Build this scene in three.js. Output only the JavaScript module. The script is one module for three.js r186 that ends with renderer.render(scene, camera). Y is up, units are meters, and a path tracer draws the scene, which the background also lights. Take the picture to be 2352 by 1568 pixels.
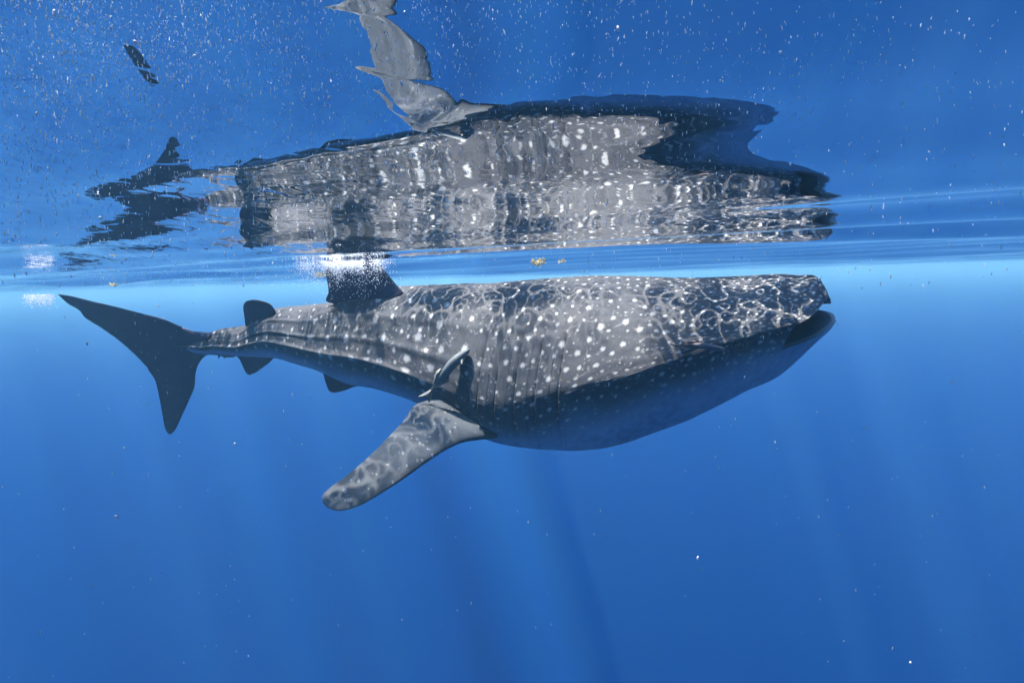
import * as THREE from 'three';
import { Sky } from 'three/addons/objects/Sky.js';
import { mergeGeometries } from 'three/addons/utils/BufferGeometryUtils.js';
import { ImprovedNoise } from 'three/addons/math/ImprovedNoise.js';

// ------------------------------------------------------------------ camera, sky, sun, exposure, water haze
const W = 2352, H = 1568, FOCAL = 1305;           // photograph frame used for the pixel notes below
const scene = new THREE.Scene();
const camera = new THREE.PerspectiveCamera(2 * Math.atan(H / 2 / FOCAL) * 180 / Math.PI, W / H, 0.02, 900);
const EYE = new THREE.Vector3(0, -0.175, 0);      // the diver's lens just under the surface (y = 0)
camera.position.copy(EYE);
camera.rotation.order = 'YXZ';
camera.rotation.set(-6.4 * Math.PI / 180, 0, -1.8 * Math.PI / 180);
camera.updateMatrixWorld(true);

const SUN_TILT = 16.25 * Math.PI / 180, SUN_AZ = 0.45;   // refracted sun, from the tail side and slightly beyond the shark
const SUN = new THREE.Vector3(-Math.sin(SUN_TILT) * Math.cos(SUN_AZ), Math.cos(SUN_TILT), -Math.sin(SUN_TILT) * Math.sin(SUN_AZ));
const sky = new Sky();
sky.scale.setScalar(10000);
sky.material.uniforms.sunPosition.value.copy(SUN);
sky.material.uniforms.turbidity.value = 3;
sky.material.uniforms.rayleigh.value = 2;
scene.add(sky);
scene.environmentIntensity = 0.3;
const sun = new THREE.DirectionalLight(new THREE.Color(1, 0.97, 0.92), 5);
sun.position.copy(SUN).multiplyScalar(60);
sun.castShadow = true;
sun.shadow.radius = 2.2;
sun.shadow.mapSize.set(4096, 4096);
Object.assign(sun.shadow.camera, { left: -8, right: 8, top: 8, bottom: -8, near: 1, far: 120 });
scene.add(sun, sun.target);
const renderer = new THREE.WebGLRenderer({ antialias: true });
renderer.shadowMap.enabled = true;
renderer.toneMapping = THREE.LinearToneMapping;
renderer.toneMappingExposure = 4.9;
scene.fog = new THREE.FogExp2(new THREE.Color(0.24, 0.61, 0.95), 0.016);

// ------------------------------------------------------------------ helpers
function rng(seed) { let a = seed >>> 0; return () => { a = a + 0x6D2B79F5 | 0; let t = Math.imul(a ^ a >>> 15, 1 | a); t = t + Math.imul(t ^ t >>> 7, 61 | t) ^ t; return ((t ^ t >>> 14) >>> 0) / 4294967296; }; }
const perlin = new ImprovedNoise();
const fbm = (x, y, z, n = 4) => { let s = 0, a = 0.5; for (let i = 0; i < n; i++) { s += a * perlin.noise(x, y, z); x *= 2.03; y *= 2.03; z *= 2.03; a *= 0.5; } return s; };
const clamp = (x, a = 0, b = 1) => Math.min(b, Math.max(a, x)), lerp = (a, b, t) => a + (b - a) * t;
const smooth = (a, b, x) => { const t = clamp((x - a) / (b - a)); return t * t * (3 - 2 * t); };
const V = (x, y, z) => new THREE.Vector3(x, y, z);
const rayOf = (px, py) => V((px - W / 2) / FOCAL, (H / 2 - py) / FOCAL, -1).applyQuaternion(camera.quaternion);   // depth 1 along the lens axis
const atDepth = (px, py, d) => rayOf(px, py).multiplyScalar(d).add(EYE);
function onPlane(px, py, point, normal) { const r = rayOf(px, py); return r.multiplyScalar(point.clone().sub(EYE).dot(normal) / r.dot(normal)).add(EYE); }
function curve1(pairs) {                          // monotone cubic through (x, y) pairs
  const p = pairs.slice().sort((a, b) => a[0] - b[0]), n = p.length, d = [], m = [];
  for (let i = 0; i < n - 1; i++) d.push((p[i + 1][1] - p[i][1]) / (p[i + 1][0] - p[i][0]));
  for (let i = 0; i < n; i++) m.push(i === 0 ? d[0] : i === n - 1 ? d[n - 2] : d[i - 1] * d[i] <= 0 ? 0 : 2 * d[i - 1] * d[i] / (d[i - 1] + d[i]));
  return (x) => {
    if (x <= p[0][0]) return p[0][1];
    if (x >= p[n - 1][0]) return p[n - 1][1];
    let i = 0; while (x > p[i + 1][0]) i++;
    const h = p[i + 1][0] - p[i][0], t = (x - p[i][0]) / h, t2 = t * t, t3 = t2 * t;
    return p[i][1] * (2 * t3 - 3 * t2 + 1) + h * m[i] * (t3 - 2 * t2 + t) + p[i + 1][1] * (3 * t2 - 2 * t3) + h * m[i + 1] * (t3 - t2);
  };
}
function dataTexture(w, h, fill, srgb = true) { const d = new Uint8Array(w * h * 4); fill(d); const t = new THREE.DataTexture(d, w, h); t.magFilter = t.minFilter = THREE.LinearFilter; t.wrapS = t.wrapT = THREE.RepeatWrapping; if (srgb) t.colorSpace = THREE.SRGBColorSpace; t.needsUpdate = true; return t; }
const toByte = (c) => Math.round(255 * clamp(c <= 0.0031308 ? 12.92 * c : 1.055 * Math.pow(c, 1 / 2.4) - 0.055));
function tag(o, label, category, group) { o.userData.label = label; o.userData.category = category; if (group) o.userData.group = group; return o; }
function add(o) { o.castShadow = o.receiveShadow = true; scene.add(o); return o; }
function grid(nu, nv, at, uvAt, closeV = false) {  // indexed sheet with smooth normals
  const g = new THREE.BufferGeometry(), pos = new Float32Array((nu + 1) * (nv + 1) * 3), uv = new Float32Array((nu + 1) * (nv + 1) * 2), idx = [];
  for (let i = 0, k = 0; i <= nu; i++) for (let j = 0; j <= nv; j++, k++) { const p = at(i, j); pos[3 * k] = p.x; pos[3 * k + 1] = p.y; pos[3 * k + 2] = p.z; const q = uvAt(i, j, p); uv[2 * k] = q[0]; uv[2 * k + 1] = q[1]; }
  for (let i = 0; i < nu; i++) for (let j = 0; j < nv; j++) { const a = i * (nv + 1) + j, b = a + nv + 1; idx.push(a, b, a + 1, b, b + 1, a + 1); }
  g.setAttribute('position', new THREE.BufferAttribute(pos, 3)); g.setAttribute('uv', new THREE.BufferAttribute(uv, 2)); g.setIndex(idx); g.computeVertexNormals();
  if (closeV) { const n = g.attributes.normal; for (let i = 0; i <= nu; i++) { const a = i * (nv + 1), b = a + nv, v = V(n.getX(a) + n.getX(b), n.getY(a) + n.getY(b), n.getZ(a) + n.getZ(b)).normalize(); n.setXYZ(a, v.x, v.y, v.z); n.setXYZ(b, v.x, v.y, v.z); } }
  return g;
}

// ------------------------------------------------------------------ the sea: rippled surface, sea floor far below
const WAVES = [];                                 // [kx, kz, amplitude, phase, wavelength]
{
  const r = rng(2799);
  const put = (len, slopeDeg, dirDeg) => { const k = 2 * Math.PI / len, a = SUN_AZ + dirDeg * Math.PI / 180; WAVES.push([k * -Math.sin(a), k * Math.cos(a), slopeDeg * Math.PI / 180 / k, r() * 6.283, len]); };
  put(7.5, 1.7, 6); put(6.1, 0.8, -3); put(4.1, 1.6, -7); put(2.6, 1.8, 4); put(1.9, 2.3, -2); put(1.35, 2.9, 2); put(0.95, 2.8, -2); put(0.71, 2.3, 2);
  put(0.52, 1.7, 3); put(0.37, 0.9, -4); put(0.27, 0.2, 3);
  put(1.25, 0.14, 95); put(0.83, 0.2, 86); put(0.57, 0.18, 93); put(0.33, 0.2, 88);
}
const CREST = [Math.cos(SUN_AZ), Math.sin(SUN_AZ)];
function seaHeight(x, z, spacing = 0) {           // crests wander and swell along their length
  let y = 0; const u = x * CREST[0] + z * CREST[1];
  for (const [kx, kz, a, p, len] of WAVES) { const w = spacing ? clamp((len - 3 * spacing) / (3 * spacing)) : 1; if (w > 0) { const ku = 0.9 + 0.8 * (p * 7.13 % 1), b = len > 0.3 ? 1 : 0; y += w * a * (1 + 0.4 * b * Math.sin(ku * 1.3 * u + p * 5.1)) * Math.sin(kx * x + kz * z + p + 0.2 * b * Math.sin(ku * u + p * 3.7)); } }
  return y;
}
const TILE = 4.2;
{
  const N = 2048, slope = new Float32Array(N * N), r = rng(5);
  const pnoise = (seed) => {                       // gradient noise that repeats every P cells
    const g = new Float32Array(128 * 128 * 2), q = rng(seed); for (let i = 0; i < 128 * 128; i++) { const a = q() * 6.2831853; g[2 * i] = Math.cos(a); g[2 * i + 1] = Math.sin(a); }
    return (x, y, P, Q) => { const a = Math.floor(x), b = Math.floor(y), fx = x - a, fy = y - b, at = (i, j, dx, dy) => { const k = 2 * (((j % Q + Q) % Q) * 128 + ((i % P + P) % P)); return g[k] * dx + g[k + 1] * dy; };
      const u = fx * fx * fx * (fx * (fx * 6 - 15) + 10), v = fy * fy * fy * (fy * (fy * 6 - 15) + 10);
      return lerp(lerp(at(a, b, fx, fy), at(a + 1, b, fx - 1, fy), u), lerp(at(a, b + 1, fx, fy - 1), at(a + 1, b + 1, fx - 1, fy - 1), u), v); };
  };
  const nA = pnoise(1), nB = pnoise(2), nC = pnoise(3), nD = pnoise(4), nE = pnoise(6);
  for (let j = 0; j < N; j++) for (let i = 0; i < N; i++) {   // drifting filaments of ripple: thin crests that run, fork and fade
    const u0 = i / N, v0 = j / N, wu = 0.014 * nC(u0 * 11, v0 * 11, 11, 11) + 0.005 * nD(u0 * 23, v0 * 23, 23, 23), wv = 0.014 * nD(u0 * 11, v0 * 11, 11, 11) + 0.005 * nC(u0 * 23, v0 * 23, 23, 23), u = u0 + wu, v = v0 + wv;
    const a = nA(u * 31, v * 25, 31, 25), b = nB(u * 54, v * 46, 54, 46), c = nC(u * 100, v * 90, 100, 90), strength = 0.62 + 1.1 * nE(u0 * 6, v0 * 6, 6, 6) + 0.5 * nE(u0 * 17, v0 * 17, 17, 17);
    const ra = Math.exp(-((a / 0.05) ** 2)), rb = Math.exp(-((b / 0.065) ** 2)), rc = Math.exp(-((c / 0.085) ** 2));
    slope[j * N + i] = clamp(strength, 0.45, 1.3) * (0.75 * ra + 0.5 * rb + 0.15 * rc + 0.8 * ra * rb);
  }
  const PEAK = 3.0 * Math.PI / 180, data = new Float32Array(N * N * 4);
  for (let j = 0; j < N; j++) { let m = 0; for (let i = 0; i < N; i++) m += slope[j * N + i]; m /= N; for (let i = 0; i < N; i++) {
    const su = PEAK * (slope[j * N + i] - 0.32), k = 4 * (j * N + i), l = Math.hypot(su, 1);
    data[k] = su / l * 0.5 + 0.5; data[k + 1] = 0.5; data[k + 2] = 1 / l * 0.5 + 0.5; data[k + 3] = 1;
  } }
  const ripple = new THREE.DataTexture(data, N, N, THREE.RGBAFormat, THREE.FloatType);
  ripple.wrapS = ripple.wrapT = THREE.RepeatWrapping; ripple.magFilter = ripple.minFilter = THREE.LinearFilter; ripple.needsUpdate = true;
  const axis = (n, fine, reach, centre) => { const out = [], k = Math.asinh(reach / fine); for (let i = 0; i <= n; i++) { const t = i / n * 2 - 1; out.push(centre + fine * Math.sinh(k * t)); } return out; };
  const xs = axis(760, 1.6, 350, -0.3), zs = axis(760, 1.3, 350, -1.6);
  const hu = V(SUN.x, 0, SUN.z).normalize(), hv = V(hu.z, 0, -hu.x);   // u runs towards the sun
  const surface = grid(760, 760, (i, j) => { const x = xs[i], z = zs[j], sp = Math.max(xs[Math.min(i + 1, 760)] - xs[Math.max(i - 1, 0)], zs[Math.min(j + 1, 760)] - zs[Math.max(j - 1, 0)]) / 2; return V(x, seaHeight(x, z, sp), z); },
    (i, j, p) => [(p.x * hu.x + p.z * hu.z) / TILE, (p.x * hv.x + p.z * hv.z) / TILE]);
  { const ix = surface.index.array; for (let i = 0; i < ix.length; i += 3) { const t = ix[i]; ix[i] = ix[i + 1]; ix[i + 1] = t; } surface.computeVertexNormals(); }
  if (surface.attributes.normal.getY(1000) < 0) { const ix = surface.index.array; for (let i = 0; i < ix.length; i += 3) { const t = ix[i]; ix[i] = ix[i + 1]; ix[i + 1] = t; } surface.computeVertexNormals(); }
  const water = add(new THREE.Mesh(surface, new THREE.MeshPhysicalMaterial({ color: 0xffffff, roughness: 0, metalness: 0, transmission: 1, thickness: 0, ior: 0.3, normalMap: ripple })));
  water.name = 'water_surface'; water.userData.kind = 'structure';
  const deep = add(new THREE.Mesh(new THREE.BoxGeometry(690, 114, 690), new THREE.MeshPhysicalMaterial({ transparent: true, opacity: 0, transmission: 1, thickness: 1, ior: 1.0, roughness: 0, attenuationColor: new THREE.Color(Math.exp(-0.15), Math.exp(-0.042), Math.exp(-0.010)), attenuationDistance: 1 })));
  deep.position.y = -2.6 - 57; deep.name = 'deep_water'; deep.userData.kind = 'structure';   // clear water below the aerated top layer: it swallows red and green
  const floor = add(new THREE.Mesh(new THREE.PlaneGeometry(700, 700, 40, 40), new THREE.MeshStandardMaterial({ color: new THREE.Color(0.05, 0.07, 0.09), roughness: 1 })));
  floor.geometry.rotateX(-Math.PI / 2); floor.position.set(0, -120, 0); floor.name = 'sea_floor'; floor.userData.kind = 'structure';
}
// ------------------------------------------------------------------ the whale shark
const ALPHA = 21.5 * Math.PI / 180, AX = V(Math.cos(ALPHA), 0, Math.sin(ALPHA)), SIDE = V(-Math.sin(ALPHA), 0, Math.cos(ALPHA));   // nose direction, flank towards the lens
const ROLL = Math.tan(14 * Math.PI / 180), LEAN = SIDE.clone().multiplyScalar(Math.cos(14 * Math.PI / 180)).add(V(0, -Math.sin(14 * Math.PI / 180), 0));   // it rolls its back towards the lens
const MID = V(0, 0, -3.9);                        // the shark's middle plane passes here, 3.9 m out
const sy = (px, py) => { const p = onPlane(px, py, MID, SIDE).sub(MID); return [p.dot(AX), p.y]; };
const shark = new THREE.Group(); shark.name = 'whale_shark';
tag(shark, 'large spotted whale shark with open mouth swimming just under the water surface', 'whale shark');
add(shark);
const topLine = curve1([[395, 792], [430, 781], [455, 770], [476, 768], [500, 757], [560, 747], [600, 722], [640, 706], [700, 701], [750, 694], [800, 676], [860, 660], [930, 656], [1020, 652], [1100, 650], [1200, 643], [1340, 633], [1430, 632], [1500, 635], [1600, 637], [1700, 632], [1800, 628], [1845, 630], [1872, 637], [1889, 649], [1899, 666], [1898, 684]].map(([a, b]) => sy(a, b)).concat([[sy(1900, 664)[0] + 0.012, sy(1898, 692)[1]]]).filter(([s], i, l) => i === l.length - 1 || i < l.length - 2));
const botLine = curve1([[395, 798], [430, 804], [455, 812], [476, 814], [520, 815], [560, 817], [640, 822], [700, 836], [760, 853], [830, 882], [900, 893], [985, 918], [1060, 953], [1140, 996], [1230, 1021], [1330, 1030], [1400, 1027], [1530, 986], [1650, 930], [1760, 864], [1850, 803], [1890, 774], [1912, 752], [1921, 738]].map(([a, b]) => sy(a, b)));
const S = (px) => sy(px, 700)[0];
const S_TAIL = S(396), S_NOSE = S(1900) + 0.012, S_LIP = S(1921);
const halfWidth = curve1([[396, 0.006], [425, 0.022], [462, 0.060], [520, 0.092], [580, 0.13], [660, 0.18], [760, 0.27], [900, 0.40], [1000, 0.47], [1100, 0.53], [1200, 0.58], [1300, 0.595], [1420, 0.585], [1560, 0.56], [1700, 0.515], [1800, 0.44], [1860, 0.375], [1900, 0.29], [1921, 0.27]].map(([a, b]) => [S(a), b]));
const wideAt = curve1([[462, 0.50], [560, 0.54], [700, 0.50], [900, 0.50], [1100, 0.51], [1200, 0.53], [1300, 0.48], [1400, 0.41], [1500, 0.36], [1600, 0.305], [1700, 0.265], [1800, 0.28], [1850, 0.31], [1900, 0.42], [1921, 0.46]].map(([a, b]) => [S(a), b]));
const topFull = curve1([[1600, 637], [1700, 632], [1800, 629], [1850, 633], [1885, 645], [1921, 668]].map(([a, b]) => sy(a, b)));
const RIDGES = [[50, 0.007, 3.2], [27, 0.009, 3.2]];
const GILLS = [1338, 1290, 1246, 1205, 1168].map((p) => S(p));
const deg = Math.PI / 180;
const MOUTH_AT = -25 * deg;
const DIPS = [];                                  // hollows on the near flank: the spiracle behind the eye and the socket
function endOf(phi) {                             // how far forward each line of the head runs: nose, corner of the mouth, lower lip
  const c = MOUTH_AT;
  if (phi > c) { const t = clamp((phi - c) / (90 * deg - c)); return lerp(S_NOSE - 0.27, S_NOSE, Math.pow(Math.sin(t * Math.PI / 2), 1.25)); }
  const t = clamp((c - phi) / (90 * deg + c)); return lerp(S_NOSE - 0.27, S_LIP, Math.pow(Math.sin(t * Math.PI / 2), 0.8));
}
function section(s, phi, side) {                  // phi -90 belly .. 90 back; side +1 towards the lens
  const w0 = halfWidth(s), top = s > S(1600) ? lerp(topFull(s), topLine(s), Math.pow(Math.max(0, Math.sin(phi)), 1.5)) : topLine(s), bot = botLine(s);
  const yc = lerp(top, bot, wideAt(s));
  const nose = 1 - smooth(S(1700), S(1860), s), brow = 1 - smooth(S(1840), S(1905), s), m = (ROLL + 0.256 * (EYE.y - bot)) * nose, up = Math.sqrt(Math.max(1e-5, (top - yc) ** 2 - (0.24 * brow * w0) ** 2)), lo = Math.sqrt(Math.max(1e-5, (yc - bot) ** 2 - (m * w0) ** 2));
  const head = smooth(S(1250), S(1500), s);
  let c = Math.cos(phi), sn = Math.sin(phi), x, y;
  if (phi >= 0) { x = w0 * Math.pow(c, 0.95); y = yc + up * Math.pow(sn, 1.45); }
  else { const e = lerp(0.95, 0.85, smooth(S(900), S(1200), s)); x = w0 * Math.pow(Math.max(c, 0), e); y = yc - lo * Math.pow(-sn, lerp(1.0, 1.3, head)); }
  // three long ridges on the flank and the keel that runs to the tail
  const d = phi / deg, back = 1 - smooth(S(1060), S(1290), s);
  let bump = 0;
  for (const [at, h, wd] of RIDGES) { const q = (d - at) / wd; bump += h * back * smooth(S(470), S(700), s) * Math.exp(-q * q); }
  const q = d / 7; bump += 0.020 * (1 - smooth(S(900), S(1150), s)) * Math.exp(-q * q);
  // gill slits: each a step where one flap laps over the next
  for (let g = 0; g < 5; g++) {
    const line = GILLS[g] - 0.07 * Math.sin((d + 5) / 50) + 0.0016 * d, k = (s - line), reach = smooth(-52, -36, d) * (1 - smooth(36, 52, d));
    if (reach > 0 && k > -0.05 && k < 0.09) bump += reach * (k < 0 ? -0.018 * Math.exp(k / 0.025) : 0.014 * Math.exp(-k / 0.03) - 0.036 * Math.exp(-((k / 0.007) ** 2)));
  }
  let dipY = 0;
  if (side > 0) for (const [ds, dp, rs, rp, dep] of DIPS) { const e = ((s - ds) / rs) ** 2 + ((d - dp) / rp) ** 2; if (e < 9) bump -= dep * Math.exp(-e * e); }
  bump += 0.010 * fbm(s * 3.1, d * 0.05 + side * 9, 2, 3) * smooth(S_TAIL, S(520), s);
  if (phi < MOUTH_AT) { const t = (MOUTH_AT - phi) / (90 * deg + MOUTH_AT); dipY -= 0.07 * Math.pow(Math.sin(Math.PI * clamp(t)), 0.8) * smooth(0.30, 0.0, endOf(phi) - s); }
  const nx = c, ny = sn;
  return V(0, 0, 0).copy(MID).setY(0).addScaledVector(AX, s).addScaledVector(SIDE, side * (x + bump * nx)).setY(y + bump * ny - side * x * ROLL - dipY);
}
const S_SPLIT = S(1560);
const sphiOfPixel = (px, py) => { let best = null, bd = 1e9; const q = V(0, 0, 0); for (let a = 0; a < 700; a++) { const s = lerp(S(1000), S(1900), a / 700); for (let b = 0; b < 200; b++) { const phi = (90 - b * 0.9) * deg; if (s > endOf(phi)) continue; q.copy(section(s, phi, 1)).applyMatrix4(camera.matrixWorldInverse); const e = (q.x / -q.z * FOCAL + W / 2 - px) ** 2 + (H / 2 - q.y / -q.z * FOCAL - py) ** 2; if (e < bd) { bd = e; best = [s, phi / deg]; } } } return best; };
{ const a = sphiOfPixel(1588, 806), b = sphiOfPixel(1697, 790); DIPS.push([...a, 0.032, 2.0, 0.035], [...b, 0.055, 3.6, 0.012]); }
const NU = 560, NV = 400, sRow = [];
{ // rows: dense at the gills and the mouth
  const dens = (s) => 1 + 3.2 * smooth(S(1120), S(1150), s) * (1 - smooth(S(1360), S(1390), s)) + 2.5 * smooth(S(1780), S(1900), s);
  let acc = [0], n = 4000, total = 0; for (let i = 1; i <= n; i++) { total += dens(lerp(S_TAIL, S_NOSE, (i - 0.5) / n)); acc.push(total); }
  for (let i = 0, k = 0; i <= NU; i++) { const t = total * i / NU; while (k < n - 1 && acc[k + 1] < t) k++; sRow.push(lerp(S_TAIL, S_NOSE, (k + (t - acc[k]) / (acc[k + 1] - acc[k])) / n)); }
}
const phiOf = (j) => { const t = (j / NV) * 2 - 1; return [90 * deg - Math.abs(t) * 180 * deg, t > 0 ? 1 : -1]; };   // j = 0 far belly, NV/2 back, NV near belly
const sAt = (i, phi) => { const s = sRow[i]; return s <= S_SPLIT ? s : lerp(S_SPLIT, endOf(phi), (s - S_SPLIT) / (S_NOSE - S_SPLIT)); };
const bodyPoint = (i, j) => { const [phi, side] = phiOf(j); return section(sAt(i, phi), phi, side); };
const bodyUv = (i, j) => { const [phi] = phiOf(j); return [(sAt(i, phi) - S_TAIL) / (S_LIP - S_TAIL), j / NV]; };
const skinGeo = grid(NU, NV, bodyPoint, bodyUv, true);
// mouth: rim rolls in over the lip, then the dark lining runs back to the throat
const rim = Array.from({ length: NV + 1 }, (_, j) => bodyPoint(NU, j));
const rimMid = rim.reduce((a, p) => a.add(p), V(0, 0, 0)).divideScalar(NV + 1);
const IN = 30, LIP = 4;
const mouthPoint = (i, j) => {
  const p = rim[j].clone(), t = i / IN, toMid = rimMid.clone().sub(p); toMid.addScaledVector(AX, -toMid.dot(AX));
  const roll = Math.min(1, t * 5), deep = clamp((t - 0.12) / 0.88);
  const shrink = 0.07 * Math.sin(roll * Math.PI / 2) + 0.10 * deep + 0.83 * Math.pow(deep, 5), back = -0.012 * (1 - Math.cos(roll * Math.PI)) * 1.0 - 0.75 * deep;
  p.addScaledVector(toMid, shrink).addScaledVector(AX, back + 0.010 * Math.sin(roll * Math.PI));
  p.y -= 0.22 * deep * deep;
  return p;
};
const lipGeo = grid(LIP, NV, mouthPoint, (i, j) => [i / IN, j / NV * 6], true), mouthGeo = grid(IN - LIP, NV, (i, j) => mouthPoint(i + LIP, j), (i, j) => [i / IN, j / NV * 6], true);

// spots: prominent ones read from the photograph (pixel centre, radii), others strewn in rows and clusters
const TEX = 2048, shade = new Float32Array(TEX * TEX);   // pale pigment, 0 none .. 1 full
const uvOfPixel = (() => {
  const pts = []; const q = V(0, 0, 0), inv = camera.matrixWorldInverse;
  for (let i = 0; i <= NU; i += 2) for (let j = NV / 2; j <= NV; j++) { q.copy(bodyPoint(i, j)).applyMatrix4(inv); const u = bodyUv(i, j); pts.push([q.x / -q.z * FOCAL + W / 2, H / 2 - q.y / -q.z * FOCAL, u[0], u[1], -q.z, i, j]); }
  const cell = new Map(); pts.forEach((p) => { const k = Math.floor(p[0] / 24) + ',' + Math.floor(p[1] / 24); if (!cell.has(k)) cell.set(k, []); cell.get(k).push(p); });
  return (px, py) => { let best = null, bd = 400; for (let a = -1; a <= 1; a++) for (let b = -1; b <= 1; b++) for (const p of cell.get((Math.floor(px / 24) + a) + ',' + (Math.floor(py / 24) + b)) || []) { const d = (p[0] - px) ** 2 + (p[1] - py) ** 2; if (d < bd) { bd = d; best = p; } } return best; };
})();
const normals = skinGeo.attributes.normal;
const onSkin = (px, py) => { const p = uvOfPixel(px, py), k = p[5] * (NV + 1) + p[6], n = V(normals.getX(k), normals.getY(k), normals.getZ(k)); if (n.dot(SIDE) < 0) n.negate(); return { at: bodyPoint(p[5], p[6]), n }; };
const LEN = S_LIP - S_TAIL, girth = (u) => { const s = S_TAIL + u * LEN, a = halfWidth(s), b = (topLine(s) - botLine(s)) / 2; return Math.PI * (3 * (a + b) - Math.sqrt((3 * a + b) * (a + 3 * b))); };
const rs = rng(77);
function spot(u, v, ru, rv, strength = 1, turn = 0) {   // radii in metres along the body and round it
  const gu = LEN / TEX, gv = girth(clamp(u, 0.01, 0.99)) / TEX, cx = u * TEX, cy = v * TEX, R = Math.max(ru, rv) * 1.7, nx = Math.ceil(R / gu), ny = Math.ceil(R / gv), ct = Math.cos(turn), st = Math.sin(turn), sd = rs() * 100;
  for (let y = -ny; y <= ny; y++) for (let x = -nx; x <= nx; x++) {
    const X = x * gu, Y = y * gv, a = (X * ct + Y * st) / ru, b = (Y * ct - X * st) / rv, ang = Math.atan2(b, a);
    const d = Math.hypot(a, b) * (1 + 0.06 * Math.sin(3 * ang + sd) + 0.07 * Math.sin(5 * ang + 2 * sd) + 0.12 * perlin.noise(X * 150, Y * 150, sd)), k = clamp(1 - smooth(0.35, 1.2, d)) * strength;
    if (k > 0) { const at = ((Math.round(cy) + y + TEX) % TEX) * TEX + clamp(Math.round(cx) + x, 0, TEX - 1); shade[at] = Math.max(shade[at], k); }
  }
}
const SEEN = [ // pixel x, y, size
  [610, 795, 5], [660, 772, 5], [710, 773, 8], [752, 776, 7], [795, 775, 10], [838, 771, 6], [880, 774, 9], [957, 771, 9], [925, 762, 5], [720, 735, 6], [769, 734, 7], [818, 729, 5], [860, 731, 8], [903, 728, 6], [947, 725, 6], [990, 726, 6], [1010, 745, 8], [968, 757, 5],
  [735, 813, 7], [760, 820, 8], [803, 822, 10], [840, 824, 9], [872, 828, 9], [936, 823, 10], [905, 802, 6], [976, 802, 7], [1010, 802, 8], [985, 845, 11], [932, 850, 12], [900, 868, 8], [968, 878, 10], [1068, 803, 8], [1120, 800, 6], [1105, 760, 7], [1030, 700, 7], [1000, 690, 6], [940, 690, 7], [900, 680, 6], [870, 690, 7], [700, 830, 6], [1080, 730, 6], [820, 640, 6],
  [1290, 790, 13], [1325, 810, 12], [1350, 780, 12], [1385, 750, 14], [1440, 738, 13], [1472, 758, 14], [1530, 763, 12], [1500, 720, 12], [1565, 715, 9], [1430, 790, 14], [1400, 810, 12], [1370, 840, 13], [1330, 845, 10], [1460, 800, 9], [1545, 740, 11], [1590, 748, 10], [1620, 718, 9], [1300, 850, 12], [1355, 870, 11], [1410, 855, 10], [1320, 885, 11], [1260, 870, 12], [1240, 900, 12], [1220, 930, 11], [1190, 905, 11], [1170, 870, 10], [1200, 840, 10], [1160, 830, 9], [1185, 800, 9], [1215, 775, 10], [1140, 900, 9], [1160, 940, 9], [1210, 960, 10], [1260, 940, 10], [1240, 730, 10], [1200, 710, 9], [1270, 700, 9], [1310, 735, 11], [1350, 705, 10], [1400, 690, 9], [1460, 690, 9], [1330, 668, 8], [1250, 668, 8], [1180, 680, 8], [1420, 660, 8], [1500, 670, 8], [1570, 672, 8], [1640, 690, 9],
];
for (const [x, y, r] of SEEN) { const p = uvOfPixel(x, y); if (p) { const m = r * (p[0] < 1100 ? 1.1 : 0.64) / FOCAL * p[4]; spot(p[2], p[3], m * (0.85 + 0.3 * rs()), m * (0.9 + 0.35 * rs()), 0.9); spot(p[2], 1 - p[3], m, m, 0.9); } }
const uOf = (px) => (S(px) - S_TAIL) / LEN;
// strewn spots: dense and small on the snout, larger and sparser behind, in cross rows on the body
const taken = SEEN.map(([x, y]) => uvOfPixel(x, y)).filter(Boolean).flatMap((p) => [[p[2], p[3], 0.03], [p[2], 1 - p[3], 0.03]]);
const free = (u, v, gap) => taken.every(([a, b]) => Math.hypot((a - u) * LEN, (b - v) * girth(u)) > gap);
for (const [up, from, gap, size] of [[74, 0.22, 0.125, 0.013], [58, 0.20, 0.12, 0.013], [38, 0.16, 0.115, 0.015], [12, 0.10, 0.115, 0.017], [-14, 0.16, 0.125, 0.017]]) for (let x = from * LEN, k = 0; x < 0.56 * LEN; x += gap * (0.9 + 0.2 * rs()), k++) for (const sd of [1, -1]) {   // ordered rows along the flank, big and small in turn
  const u = x / LEN, v = 0.5 + sd * (90 - up - 7 * rs() + 3) / 360; if (!free(u, v, 0.045)) continue;
  taken.push([u, v]); const z = size * (k % 2 ? 0.62 : 1) * (0.85 + 0.3 * rs()); spot(u, v, z * 0.85, z * 1.15, 0.85);
}
for (let n = 0; n < 15000; n++) {
  const u = rs(), v = rs(), s = S_TAIL + u * LEN, head = smooth(S(1450), S(1800), s), body = smooth(S(1080), S(1250), s), up = 90 - Math.abs(v * 2 - 1) * 180;
  if (up < -14 - 22 * rs() || u < 0.02) continue;
  const gap = lerp(lerp(0.10, 0.060, body), 0.0225, head), size = lerp(lerp(0.0115, 0.0105, body), 0.0082, head) * (0.55 + 0.8 * rs());
  if (!free(u, v, gap * (0.8 + 0.4 * rs()))) continue;
  taken.push([u, v]); spot(u, v, size * (1 + 0.5 * rs()), size * (0.9 + 0.4 * rs()), 0.6 + 0.35 * rs(), rs() * 3.1);
}
for (let n = 0; n < 5000; n++) {                  // faint small flecks between the spots
  const u = 0.35 + 0.65 * rs(), v = rs(), up = 90 - Math.abs(v * 2 - 1) * 180; if (up < -35) continue;
  spot(u, v, 0.005 + 0.010 * rs(), 0.004 + 0.005 * rs(), 0.12 + 0.25 * rs(), rs() * 3.1);
}
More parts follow.
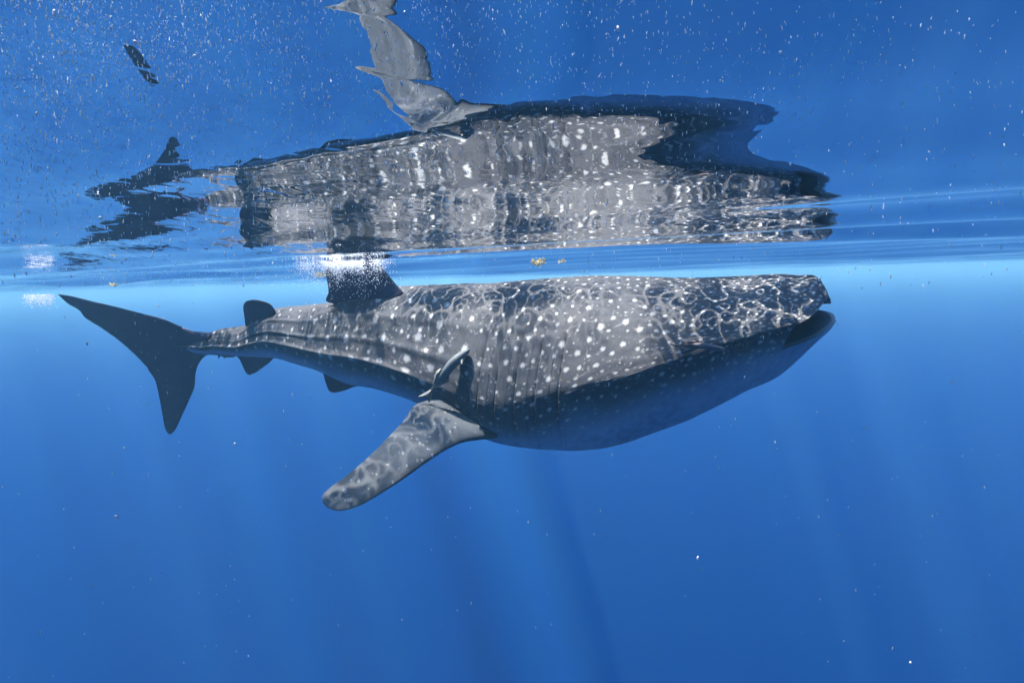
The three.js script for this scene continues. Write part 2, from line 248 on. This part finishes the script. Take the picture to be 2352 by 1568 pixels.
for (let n = 0; n < 170; n++) {                   // short pale bars and loops, the checkerboard of the kind
  let u = 0.25 + 0.72 * rs(), v = rs(), a = rs() < 0.6 ? Math.PI / 2 : 0; a += (rs() - 0.5) * 0.7; const up = 90 - Math.abs(v * 2 - 1) * 180; if (up < -15) continue;
  const L = 6 + Math.floor(12 * rs()), k = 0.10 + 0.16 * rs();
  for (let i = 0; i < L; i++) { spot(u, v, 0.010, 0.006, k * Math.sin((i + 0.5) / L * Math.PI), a); u += Math.cos(a) * 0.008 / LEN; v += Math.sin(a) * 0.008 / girth(clamp(u, 0.01, 0.99)); a += (rs() - 0.5) * 0.35; }
}
const skinMap = dataTexture(TEX, TEX, (d) => {
  for (let y = 0; y < TEX; y++) { const v = (y + 0.5) / TEX, up = 90 - Math.abs(v * 2 - 1) * 180;
    for (let x = 0; x < TEX; x++) {
      const u = (x + 0.5) / TEX, g = u * LEN, h = v * 2.9;
      const n1 = fbm(g * 3, h * 3, 7, 3), n2 = fbm(g * 22, h * 22, 2, 3), n3 = perlin.noise(g * 150, h * 150, 4);
      const belly = clamp(smooth(-8, -40, up + 12 * n1 + 9 * n2) );
      let r = lerp(0.057, 0.29, belly), gg = lerp(0.058, 0.33, belly), b = lerp(0.063, 0.42, belly);
      const mott = 1 + 0.45 * n1 + 0.55 * n2 + 0.16 * n3; r *= mott * (1 + 0.12 * n1); gg *= mott; b *= mott * (1 - 0.10 * n1);
      const k = shade[y * TEX + x]; r = lerp(r, 0.44 * (1 + 0.2 * n2), k); gg = lerp(gg, 0.43 * (1 + 0.2 * n2), k); b = lerp(b, 0.40 * (1 + 0.2 * n2), k);
      const o = 4 * (y * TEX + x); d[o] = toByte(r); d[o + 1] = toByte(gg); d[o + 2] = toByte(b); d[o + 3] = 255;
    } }
});
skinMap.wrapS = THREE.ClampToEdgeWrapping;
const FT = 1024, FIN_TILE = 1.6;
function finTexture(seed, count, base, tint = 1.9, pale = 1) {
  const r = rng(seed), s = new Float32Array(FT * FT);
  for (let n = 0; n < count; n++) { const cx = r() * FT, cy = r() * FT, R = (0.004 + 0.008 * r() * r()) / FIN_TILE * FT, k = (0.3 + 0.4 * r()) * pale, st = 1 + r(); for (let y = -24; y <= 24; y++) for (let x = -24; x <= 24; x++) { const d = Math.hypot(x / st, y) / R, m = k * (1 - smooth(0.6, 1.2, d)); const at = ((Math.round(cy) + y + FT) % FT) * FT + (Math.round(cx) + x + FT) % FT; s[at] = Math.max(s[at], m); } }
  return dataTexture(FT, FT, (d) => { for (let y = 0; y < FT; y++) for (let x = 0; x < FT; x++) {
    const a = x / FT * 6.2832, c = y / FT * 6.2832, X = Math.cos(a), Y = Math.sin(a), Z = Math.cos(c), Q = Math.sin(c);
    const n1 = fbm(X * 1.1 + Z, Y * 1.1 + Q, Z * 0.9 - X, 4), n2 = fbm(X * 5 + Q * 3, Y * 5 + Z * 3, Q * 5, 3), m = base * (1 + 0.3 * n1 + 0.5 * n2 + 0.35 * perlin.noise(x * 0.21, y * 0.21, 5) + 0.25 * perlin.noise(x * 0.5, y * 0.5, 9)), k = s[y * FT + x], o = 4 * (y * FT + x);
    d[o] = toByte(lerp(m * 0.92, 0.5, k)); d[o + 1] = toByte(lerp(m, 0.5, k)); d[o + 2] = toByte(lerp(m * tint, 0.48, k)); d[o + 3] = 255; } });
}
// fine denticle relief
const grain = dataTexture(512, 512, (d) => { const r = rng(3); for (let i = 0; i < 512 * 512; i++) { const x = i % 512 / 512, y = Math.floor(i / 512) / 512, T = 6.2832; const v = 0.5 + 0.25 * perlin.noise(8 * Math.cos(T * x) + 20, 8 * Math.sin(T * x), 8 * Math.cos(T * y) + 8 * Math.sin(T * y)) + 0.3 * (r() - 0.5); d[4 * i] = d[4 * i + 1] = d[4 * i + 2] = 255 * clamp(v); d[4 * i + 3] = 255; } }, false);
const grainSkin = grain.clone(); grainSkin.repeat.set(22, 12); grainSkin.needsUpdate = true;
const skin = new THREE.MeshPhysicalMaterial({ name: 'skin', map: skinMap, roughness: 0.62, specularIntensity: 0.35, bumpMap: grainSkin, bumpScale: 0.002, side: THREE.DoubleSide });
const lining = new THREE.MeshPhysicalMaterial({ name: 'mouth_lining', color: new THREE.Color(0.14, 0.12, 0.12), roughness: 0.8, side: THREE.DoubleSide });
const lipSkin = new THREE.MeshPhysicalMaterial({ name: 'lip_skin', color: new THREE.Color(0.26, 0.26, 0.26), roughness: 0.6, specularIntensity: 0.4, side: THREE.DoubleSide });
const finSkin = new THREE.MeshPhysicalMaterial({ name: 'fin_skin', map: finTexture(9, 110, 0.036, 1.9, 0.7), roughness: 0.62, specularIntensity: 0.35, side: THREE.DoubleSide });
const pectoralSkin = new THREE.MeshPhysicalMaterial({ name: 'pectoral_skin', map: finTexture(19, 620, 0.066, 1.08, 0.5), roughness: 0.62, specularIntensity: 0.35, side: THREE.DoubleSide });

// fins: leading and trailing edges read from the photograph on the plane each fin lies in
function edge(list, point, normal) { const c = new THREE.CatmullRomCurve3(list.map(([x, y]) => onPlane(x, y, point, normal)), false, 'centripetal'); return (t) => c.getPointAt(clamp(t)); }
function fin(lead, trail, normal, thick, point, { nt = 60, nc = 44, mirror = false, ragged = 0 } = {}) {
  const L = edge(lead, point, normal), T = edge(trail, point, normal), o = L(0);
  const e1 = T(0).sub(o).normalize(), e2 = e1.clone().cross(normal).normalize();
  const flip = (p) => mirror ? p.addScaledVector(SIDE, -2 * p.clone().sub(MID).dot(SIDE)) : p;
  return grid(nt, nc * 2, (i, j) => {
    const t = i / nt, c = j <= nc ? j / nc : 2 - j / nc, side = j <= nc ? 1 : -1, cc = 0.5 - 0.5 * Math.cos(c * Math.PI);
    const foil = (1.48 * Math.sqrt(cc) - 0.63 * cc - 1.758 * cc * cc + 1.42 * cc ** 3 - 0.5075 * cc ** 4) * 1.9;
    const h = thick * foil * (Math.pow(1 - t, 0.7) * 0.85 + 0.15 * Math.sqrt(Math.max(0, 1 - t * t * t * t))) * side * (1 + 0.8 * Math.exp(-t * 14));
    const a = L(t), b = T(t); if (ragged) b.addScaledVector(e1, ragged * fbm(t * 30, 3, 1, 2));
    return flip(a.lerp(b, cc).addScaledVector(normal, h));
  }, (i, j, p) => { const q = p.clone().sub(o); return [q.dot(e1) / FIN_TILE, q.dot(e2) / FIN_TILE + (mirror ? 0.4 : 0)]; }, true);
}
const AXIS = V(0, 0, 0).copy(MID).setY(sy(462, 790)[1]);
const parts = { skin: [skinGeo], fin: [], pectoral: [] };
// first dorsal fin, its tip above the water
parts.fin.push(fin([[925, 672], [900, 642], [880, 616], [861, 596], [845, 578], [815, 540], [785, 512], [765, 505]], [[785, 716], [770, 700], [748, 690], [754, 672], [750, 640], [744, 600], [742, 560], [750, 520], [765, 505]], LEAN, 0.035, AXIS, { ragged: 0.012 }));
// second dorsal fin
parts.fin.push(fin([[632, 714], [621, 699], [598, 690], [580, 688], [566, 691]], [[572, 770], [565, 756], [561, 730], [558, 706], [560, 697], [566, 691]], LEAN, 0.016, AXIS));
// tail fin, upper lobe and lower lobe
const tailRoot = [482, 786];
parts.fin.push(fin([[490, 764], [443, 760], [410, 748], [373, 732], [326, 720], [268, 705], [209, 691], [162, 679.5], [131, 675]], [[462, 822], [400, 850], [354, 858], [337, 843], [314, 819], [275, 784], [232, 753], [192, 727], [183, 714], [155, 697], [131, 675]], LEAN, 0.030, AXIS, { nt: 110, ragged: 0.006 }));
parts.fin.push(fin([[500, 808], [472, 817], [457, 833], [449, 854], [446, 887], [433, 920], [420, 948], [401, 988], [392, 997]], [[400, 775], [345, 815], [338, 845], [354, 870], [364, 908], [373, 955], [379, 985], [386, 996], [392, 997]], LEAN, 0.024, AXIS, { nt: 90, ragged: 0.006 }));
// anal fin
parts.fin.push(fin([[634, 815], [620, 831], [607, 841], [589, 854], [573, 861]], [[535, 812], [546, 821], [553, 832], [560, 848], [566, 858], [573, 861]], LEAN, 0.012, AXIS));
// pelvic fins, a little to either side of the belly
for (const m of [false, true]) parts.fin.push(fin([[840, 866], [828, 884], [811, 889], [790, 897], [768, 902]], [[742, 828], [739, 843], [743, 862], [749, 883], [756, 898], [768, 902]], SIDE, 0.014, MID.clone().addScaledVector(SIDE, 0.14), { mirror: m }));
// pectoral fins
{
  const A = atDepth(1148, 1000, 3.5), B = atDepth(1040, 918, 3.62), T = atDepth(750, 1150, 2.8), n = T.clone().sub(A).cross(B.clone().sub(A)).normalize(); if (n.y < 0) n.negate();
  for (const m of [false, true]) parts.pectoral.push(fin([[1185, 968], [1140, 1004], [1106, 1008], [1064, 1015], [1022, 1034], [979, 1062], [923, 1102], [867, 1138], [825, 1161], [788, 1172], [765, 1171], [750, 1164]], [[1150, 880], [1075, 914], [1036, 918], [976, 921], [951, 932], [931, 961], [892, 1003], [856, 1040], [797, 1091], [755, 1122], [740, 1139], [741, 1154], [750, 1164]], n, 0.042, A, { nt: 120, nc: 60, mirror: m }));
}
{
  const flat = (l) => mergeGeometries(l), all = [flat(parts.skin), flat(parts.fin), flat(parts.pectoral), lipGeo, mouthGeo];
  const body = new THREE.Mesh(mergeGeometries(all, true), [skin, finSkin, pectoralSkin, lipSkin, lining]);
  body.name = 'body'; body.castShadow = body.receiveShadow = true; shark.add(body);
}

{ // eye in its socket on the near flank, and its twin on the far one
  const { at, n } = onSkin(1697, 790);
  const dark = new THREE.MeshPhysicalMaterial({ name: 'eye_black', color: new THREE.Color(0.012, 0.012, 0.015), roughness: 0.15, clearcoat: 0.6 });
  const lidMat = new THREE.MeshStandardMaterial({ name: 'eyelid_skin', color: new THREE.Color(0.07, 0.072, 0.08), roughness: 0.7 });
  for (const m of [1, -1]) {
    const eye = new THREE.Mesh(new THREE.SphereGeometry(0.025, 32, 20).scale(1, 1, 0.7), dark); eye.name = 'eye';
    const lid = new THREE.Mesh(new THREE.TorusGeometry(0.032, 0.010, 14, 40).scale(1.1, 0.92, 0.8), lidMat); lid.name = 'eyelid'; lid.position.z = -0.004;
    const fold = new THREE.Mesh(new THREE.TorusGeometry(0.048, 0.006, 10, 40).scale(1.1, 0.92, 0.8), lidMat); fold.name = 'eyelid'; fold.position.z = -0.008;
    eye.add(lid, fold);
    const p = at.clone().addScaledVector(n, 0.006), q = n.clone();
    if (m < 0) { const off = p.clone().sub(MID).dot(SIDE); p.addScaledVector(SIDE, -2 * off); p.y += 2 * off * ROLL; q.addScaledVector(SIDE, -2 * q.dot(SIDE)); }
    eye.position.copy(p); eye.quaternion.setFromUnitVectors(V(0, 0, 1), q.normalize());
    for (const o of [eye, lid, fold]) o.castShadow = o.receiveShadow = true;
    shark.add(eye);
  }
}
// ------------------------------------------------------------------ remoras that ride along
function remora(name, label, spine, height, width, mats, opt = {}) {   // spine: world points from snout to tail root
  const c = new THREE.CatmullRomCurve3(spine), L = c.getLength(), n = 60, m = 28, up0 = opt.up || V(0, 1, 0), frames = [];
  for (let i = 0; i <= n; i++) { const t = c.getTangentAt(i / n), s = t.clone().cross(up0).normalize(), u = s.clone().cross(t).normalize(); frames.push([c.getPointAt(i / n), t, u, s]); }
  const prof = curve1([[0, 0.12], [0.015, 0.42], [0.06, 0.62], [0.16, 0.82], [0.32, 1], [0.5, 0.98], [0.7, 0.74], [0.88, 0.36], [1, 0.17]]), wide = curve1([[0, 0.2], [0.02, 0.75], [0.08, 1.15], [0.2, 1.1], [0.4, 1], [0.6, 0.8], [0.85, 0.34], [1, 0.1]]);
  const geos = [grid(n, m, (i, j) => { const [p, , u, s] = frames[i], a = j / m * 2 * Math.PI, t = i / n; return p.clone().addScaledVector(u, Math.sin(a) * height / 2 * prof(t)).addScaledVector(s, Math.cos(a) * width / 2 * wide(t)); }, (i, j) => [i / n * L * 4, j / m], true)];
  const blade = (pts, thick) => {                 // thin tapered fin from (t along, height out) outlines, in the fish's own upright plane or the side plane
    const mid = pts.reduce((a, p) => a.clone().add(p), V(0, 0, 0)).divideScalar(pts.length), nn = pts[1].clone().sub(pts[0]).cross(pts[2].clone().sub(pts[0])).normalize();
    const g = new THREE.BufferGeometry(), pos = [], idx = [], uv = []; for (const p of pts) { pos.push(p.x, p.y, p.z); uv.push(0, 0); } for (const sgn of [1, -1]) { const q = mid.clone().addScaledVector(nn, sgn * thick); pos.push(q.x, q.y, q.z); uv.push(0, 0); const k = pos.length / 3 - 1; for (let i = 0; i < pts.length; i++) sgn > 0 ? idx.push(k, i, (i + 1) % pts.length) : idx.push(k, (i + 1) % pts.length, i); }
    g.setAttribute('position', new THREE.Float32BufferAttribute(pos, 3)); g.setAttribute('uv', new THREE.Float32BufferAttribute(uv, 2)); g.setIndex(idx); g.computeVertexNormals(); return g;
  };
  const at = (t, out, across = 0) => { const e = clamp(t), f = frames[Math.round(e * n)]; return f[0].clone().addScaledVector(f[1], (t - e) * L).addScaledVector(f[2], out).addScaledVector(f[3], across); };
  const h = height, fins = [
    blade([at(0.97, 0.02 * h), at(1.03, 0.16 * h), at(1.22, 0.62 * h), at(1.27, 0.64 * h), at(1.15, 0.10 * h), at(1.13, -0.05 * h), at(1.22, -0.55 * h), at(1.20, -0.62 * h), at(1.03, -0.18 * h)], 0.003),
    blade([at(0.55, 0.44 * h), at(0.62, 0.72 * h), at(0.68, 0.82 * h), at(0.76, 0.62 * h), at(0.90, 0.30 * h), at(0.95, 0.13 * h), at(0.75, 0.26 * h)], 0.002),
    blade([at(0.58, -0.42 * h), at(0.66, -0.74 * h), at(0.72, -0.78 * h), at(0.82, -0.52 * h), at(0.95, -0.14 * h), at(0.78, -0.22 * h)], 0.002),
  ];
  for (const sd of [1, -1]) fins.push(blade([at(0.20, -0.12 * h, sd * width * 0.42), at(0.25, -0.18 * h, sd * width * 0.44), at(0.33, -0.52 * h, sd * width * 1.05), at(0.29, -0.58 * h, sd * width * 1.0)], 0.0015));
  const root = new THREE.Group(); root.name = name; tag(root, label, 'remora'); add(root);
  const all = geos.concat(fins), body = new THREE.Mesh(mergeGeometries([geos[0], mergeGeometries(fins)], true), mats); body.name = 'body'; root.add(body);
  const disc = new THREE.Mesh(grid(16, 20, (i, j) => { const t = i / 16, a = j / 20 * 2 * Math.PI, r = Math.sin(t * Math.PI / 2); return at(0.015 + 0.10 + 0.10 * r * Math.cos(a), (0.5 * prof(0.1) * Math.sqrt(1 - 0.5 * r * r) + 0.05 * (1 - r) ) * height, 0.36 * width * r * Math.sin(a)); }, (i, j) => [i / 16, j / 20], true), mats[1]); disc.name = 'sucking_disc'; root.add(disc);
  for (const sd of [1, -1]) { const e = new THREE.Mesh(new THREE.SphereGeometry(height * 0.07, 12, 8), new THREE.MeshStandardMaterial({ color: 0x0a0a0c, roughness: 0.2 })); e.name = 'eye'; e.position.copy(at(0.10, 0.0, sd * width * 0.53)); root.add(e); }
  root.traverse((o) => { o.castShadow = o.receiveShadow = true; });
  return root;
}
const hide = (r, g, b, seed) => { const t = dataTexture(256, 128, (d) => { for (let i = 0; i < 256 * 128; i++) { const x = i % 256 / 256, y = Math.floor(i / 256) / 128, k = 1 + 0.7 * fbm(x * 7 + seed, Math.sin(y * 6.283) * 2, Math.cos(y * 6.283) * 2, 4); d[4 * i] = toByte(r * k); d[4 * i + 1] = toByte(g * k); d[4 * i + 2] = toByte(b * k); d[4 * i + 3] = 255; } }); return new THREE.MeshPhysicalMaterial({ map: t, roughness: 0.5, specularIntensity: 0.5, side: THREE.DoubleSide }); };
const finPlain = (r, g, b) => new THREE.MeshPhysicalMaterial({ color: new THREE.Color(r, g, b), roughness: 0.6, transmission: 0.25, thickness: 0, side: THREE.DoubleSide });
const offSkin = (px, py, out) => { const { at, n } = onSkin(px, py); const d = at.clone().sub(EYE), r = rayOf(px, py); return r.multiplyScalar(d.dot(camera.getWorldDirection(V(0, 0, 0)))).add(EYE).addScaledVector(n, out); };
remora('remora', 'grey-blue remora with forked tail clinging behind the gills above the pectoral fin', [[1083, 805, 0.035], [1069, 821, 0.045], [1051, 838, 0.055], [1036, 858, 0.06], [1021, 875, 0.065], [1007, 890, 0.07]].map(([x, y, o]) => offSkin(x, y, o)), 0.062, 0.056, [hide(0.12, 0.135, 0.14, 1), finPlain(0.22, 0.23, 0.21)], { up: V(-0.75, 0.65, 0.15) });
{
  const a = offSkin(1664, 801, 0.016), b = offSkin(1563, 796, 0.014), bow = onSkin(1610, 797).n;
  remora('remora_001', 'small brown remora lying over the spiracle behind the eye', [0, 0.2, 0.4, 0.6, 0.8, 1].map((t) => a.clone().lerp(b, t).addScaledVector(bow, 0.03 * Math.sin(t * Math.PI)).add(V(0, 0.006 * Math.sin(t * Math.PI), 0))), 0.034, 0.030, [hide(0.15, 0.11, 0.11, 2), finPlain(0.2, 0.155, 0.155)], { up: V(0.1, 0.9, 0.4) });
}
{
  const under = (x, y, d) => atDepth(x, y, d), tailDepth = onPlane(520, 815, MID, SIDE).sub(EYE).dot(camera.getWorldDirection(V(0, 0, 0)));
  remora('remora_002', 'tiny dark remora tucked under the tail stalk', [[540, 817], [528, 816], [515, 816], [506, 817]].map(([x, y]) => under(x, y, tailDepth - 0.05)), 0.034, 0.03, [hide(0.07, 0.075, 0.085, 3), finPlain(0.10, 0.105, 0.115)]);
}
// ------------------------------------------------------------------ drifting sargassum scraps
function weed(name, label, px, py, d, size, seed) {
  const r = rng(seed), o = atDepth(px, py, d), leaves = [], pods = [];
  for (let i = 0; i < 46; i++) {
    const g = new THREE.PlaneGeometry(0.32, 0.10, 5, 1), p = g.attributes.position; for (let k = 0; k < p.count; k++) { const x = p.getX(k); p.setY(k, p.getY(k) * (1 - (x / 0.17) ** 2 * 0.85)); p.setZ(k, 0.05 * Math.sin(x * 9 + i)); }
    g.rotateX(r() * 6.28); g.rotateY(r() * 6.28); g.rotateZ((r() - 0.5) * 2.4); g.translate((r() - 0.5) * 1.0, (r() - 0.5) * 0.5 - 0.1 * r(), (r() - 0.5) * 0.8); g.computeVertexNormals(); leaves.push(g);
  }
  for (let i = 0; i < 14; i++) { const g = new THREE.IcosahedronGeometry(0.035 + 0.02 * r(), 1); g.translate((r() - 0.5) * 0.9, (r() - 0.5) * 0.5, (r() - 0.5) * 0.7); pods.push(g); }
  const root = new THREE.Group(); root.name = name; tag(root, label, 'seaweed', 'sargassum scraps afloat at the surface'); add(root); root.position.copy(o); root.scale.setScalar(size);
  const a = new THREE.Mesh(mergeGeometries(leaves), weedLeaf), b = new THREE.Mesh(mergeGeometries(pods), weedPod); a.name = 'fronds'; b.name = 'float_bladders'; a.userData.kind = b.userData.kind = 'stuff'; root.add(a, b); root.traverse((q) => { q.castShadow = q.receiveShadow = true; });
}
const weedLeaf = new THREE.MeshPhysicalMaterial({ color: new THREE.Color(0.55, 0.46, 0.20), roughness: 0.8, transmission: 0.35, thickness: 0, side: THREE.DoubleSide });
const weedPod = new THREE.MeshStandardMaterial({ color: new THREE.Color(0.58, 0.48, 0.22), roughness: 0.5 });
weed('sargassum', 'ragged yellow sargassum clump floating above the middle of the back', 1238, 601, 3.0, 0.075, 21);
weed('sargassum_001', 'thin yellowish sargassum scrap drifting beside the larger clump', 1291, 598, 3.1, 0.038, 22);
weed('sargassum_002', 'tan sargassum scrap caught against the rear edge of the first dorsal fin', 737, 628, 4.25, 0.075, 23);
weed('sargassum_003', 'faint tan sargassum scrap hanging over the tail fin', 258, 653, 4.9, 0.06, 24);

// ------------------------------------------------------------------ bubbles, foam and plankton
function strewn(name, label, category, geometry, material, items) {
  const m = new THREE.InstancedMesh(geometry, material, items.length), o = new THREE.Object3D();
  items.forEach(({ p, s, q, c }, i) => { o.position.copy(p); o.scale.set(...(Array.isArray(s) ? s : [s, s, s])); if (q) o.quaternion.copy(q); else o.quaternion.identity(); o.updateMatrix(); m.setMatrixAt(i, o.matrix); if (c) m.setColorAt(i, c); });
  m.name = name; m.userData.kind = 'stuff'; tag(m, label, category); add(m); return m;
}
const froth = new THREE.MeshPhysicalMaterial({ color: new THREE.Color(0.85, 0.87, 0.88), roughness: 0.3, specularIntensity: 0.8 });
{
  const r = rng(303), gauss = () => (r() + r() + r() + r() - 2) * 1.0, list = [], face = (x, y, out) => onPlane(x, y, AXIS.clone().addScaledVector(LEAN, 0.045 + out), LEAN);
  const core = face(822, 600, 0), knots = Array.from({ length: 26 }, () => [gauss() * 0.24 - 0.03, 0.10 + 0.34 * r() * r(), 0.025 + 0.06 * r(), 0.015 + 0.06 * r() * r()]);
  for (let i = 0; i < 3600; i++) { const [a, b, w, deep] = knots[Math.floor(r() * r() * 26)], p = core.clone().addScaledVector(AX, a + gauss() * w).addScaledVector(SIDE, b + gauss() * w), top = seaHeight(p.x, p.z) - 0.003; p.y = top + deep * Math.log(1 - 0.985 * r()); list.push({ p, s: 0.0011 + 0.006 * r() * r() * r() * r() + 0.0012 * r() }); }
  for (let i = 0; i < 420; i++) { const x = 700 + r() * 170, y = 612 + r() * r() * 95; const p = face(x, y, r() * 0.2); const top = seaHeight(p.x, p.z) - 0.006; if (p.y > top) p.y = top - r() * 0.03; list.push({ p, s: 0.0012 + 0.0032 * r() * r() }); }
  strewn('air_bubbles', 'white froth of air bubbles where the dorsal fin cuts the surface', 'bubbles', new THREE.IcosahedronGeometry(1, 1), froth, list);
  const tip = [];
  for (let i = 0; i < 900; i++) { const t = r(), x = 118 - 60 * t + gauss() * 12, y = 676 + Math.abs(gauss()) * 22; const p = atDepth(x, y, 5.0 + gauss() * 0.2), top = seaHeight(p.x, p.z) - 0.004; if (p.y > top) p.y = top - r() * 0.04; tip.push({ p, s: 0.0015 + 0.004 * r() * r() }); }
  for (let i = 0; i < 500; i++) { const x = 200 + 560 * r(), y = 620 + 34 * r(); const p = atDepth(x, y, 4.4 + 1.2 * r()), top = seaHeight(p.x, p.z) - 0.004; p.y = Math.min(p.y, top) - r() * 0.02; tip.push({ p, s: 0.0012 + 0.004 * r() * r() * r() }); }
  strewn('air_bubbles_001', 'scattered white bubbles trailing along the surface to the tip of the tail', 'bubbles', new THREE.IcosahedronGeometry(1, 1), froth, tip);
  const flecks = [], up = V(0, 1, 0);
  const lean = () => new THREE.Quaternion().setFromUnitVectors(up, V(gauss() * 0.22 - 0.05, 1, gauss() * 0.22).normalize());
  const push = (p, big) => { const k = (big ? 0.0017 + 0.0018 * r() : 0.0005 + 0.0007 * r()) * clamp(p.distanceTo(EYE) / 1.6, 0.12, 1.4); flecks.push({ p, s: [k, k * (big ? 1.3 + 1.2 * r() : 2.2 + 3.0 * r()), k * 0.9], q: lean(), c: big ? new THREE.Color(0.85, 0.66 + 0.12 * r(), 0.58 + 0.15 * r()) : new THREE.Color(0.82, 0.82, 0.80) }); };
  for (let i = 0; i < 26000; i++) {               // a thick drift just under the surface ahead of the lens, thinning to the right and with depth
    const x = r() * W, y = -120 + 780 * Math.pow(r(), 1.25), left = 1 - x / W; if (r() > 0.05 + 0.95 * left * left * (1 - 0.8 * Math.max(0, y) / 600)) continue;
    if (fbm(x / 190 + y / 320, y / 70 - x / 300, 3, 3) + 0.24 * r() < 0.02) continue;
    const d = 0.6 + 2.2 * r(), p = atDepth(x, y, d), top = seaHeight(p.x, p.z) - 0.006; if (p.y > top) { const a = p.clone().sub(EYE); p.copy(EYE).addScaledVector(a, Math.max(0.2, (top - EYE.y - 0.002) / a.y)); p.y -= 0.012 * r(); }
    push(p, r() < 0.006);
  }
  for (let i = 0; i < 230; i++) push(atDepth(r() * W, 560 + r() * 1000, 0.8 + 3.5 * r()), r() < 0.06);
  strewn('plankton', 'pale drifting plankton flecks strewn through the blue water', 'plankton', new THREE.IcosahedronGeometry(1, 1), new THREE.MeshStandardMaterial({ color: 0xffffff, roughness: 0.7 }), flecks);
}
renderer.render(scene, camera);
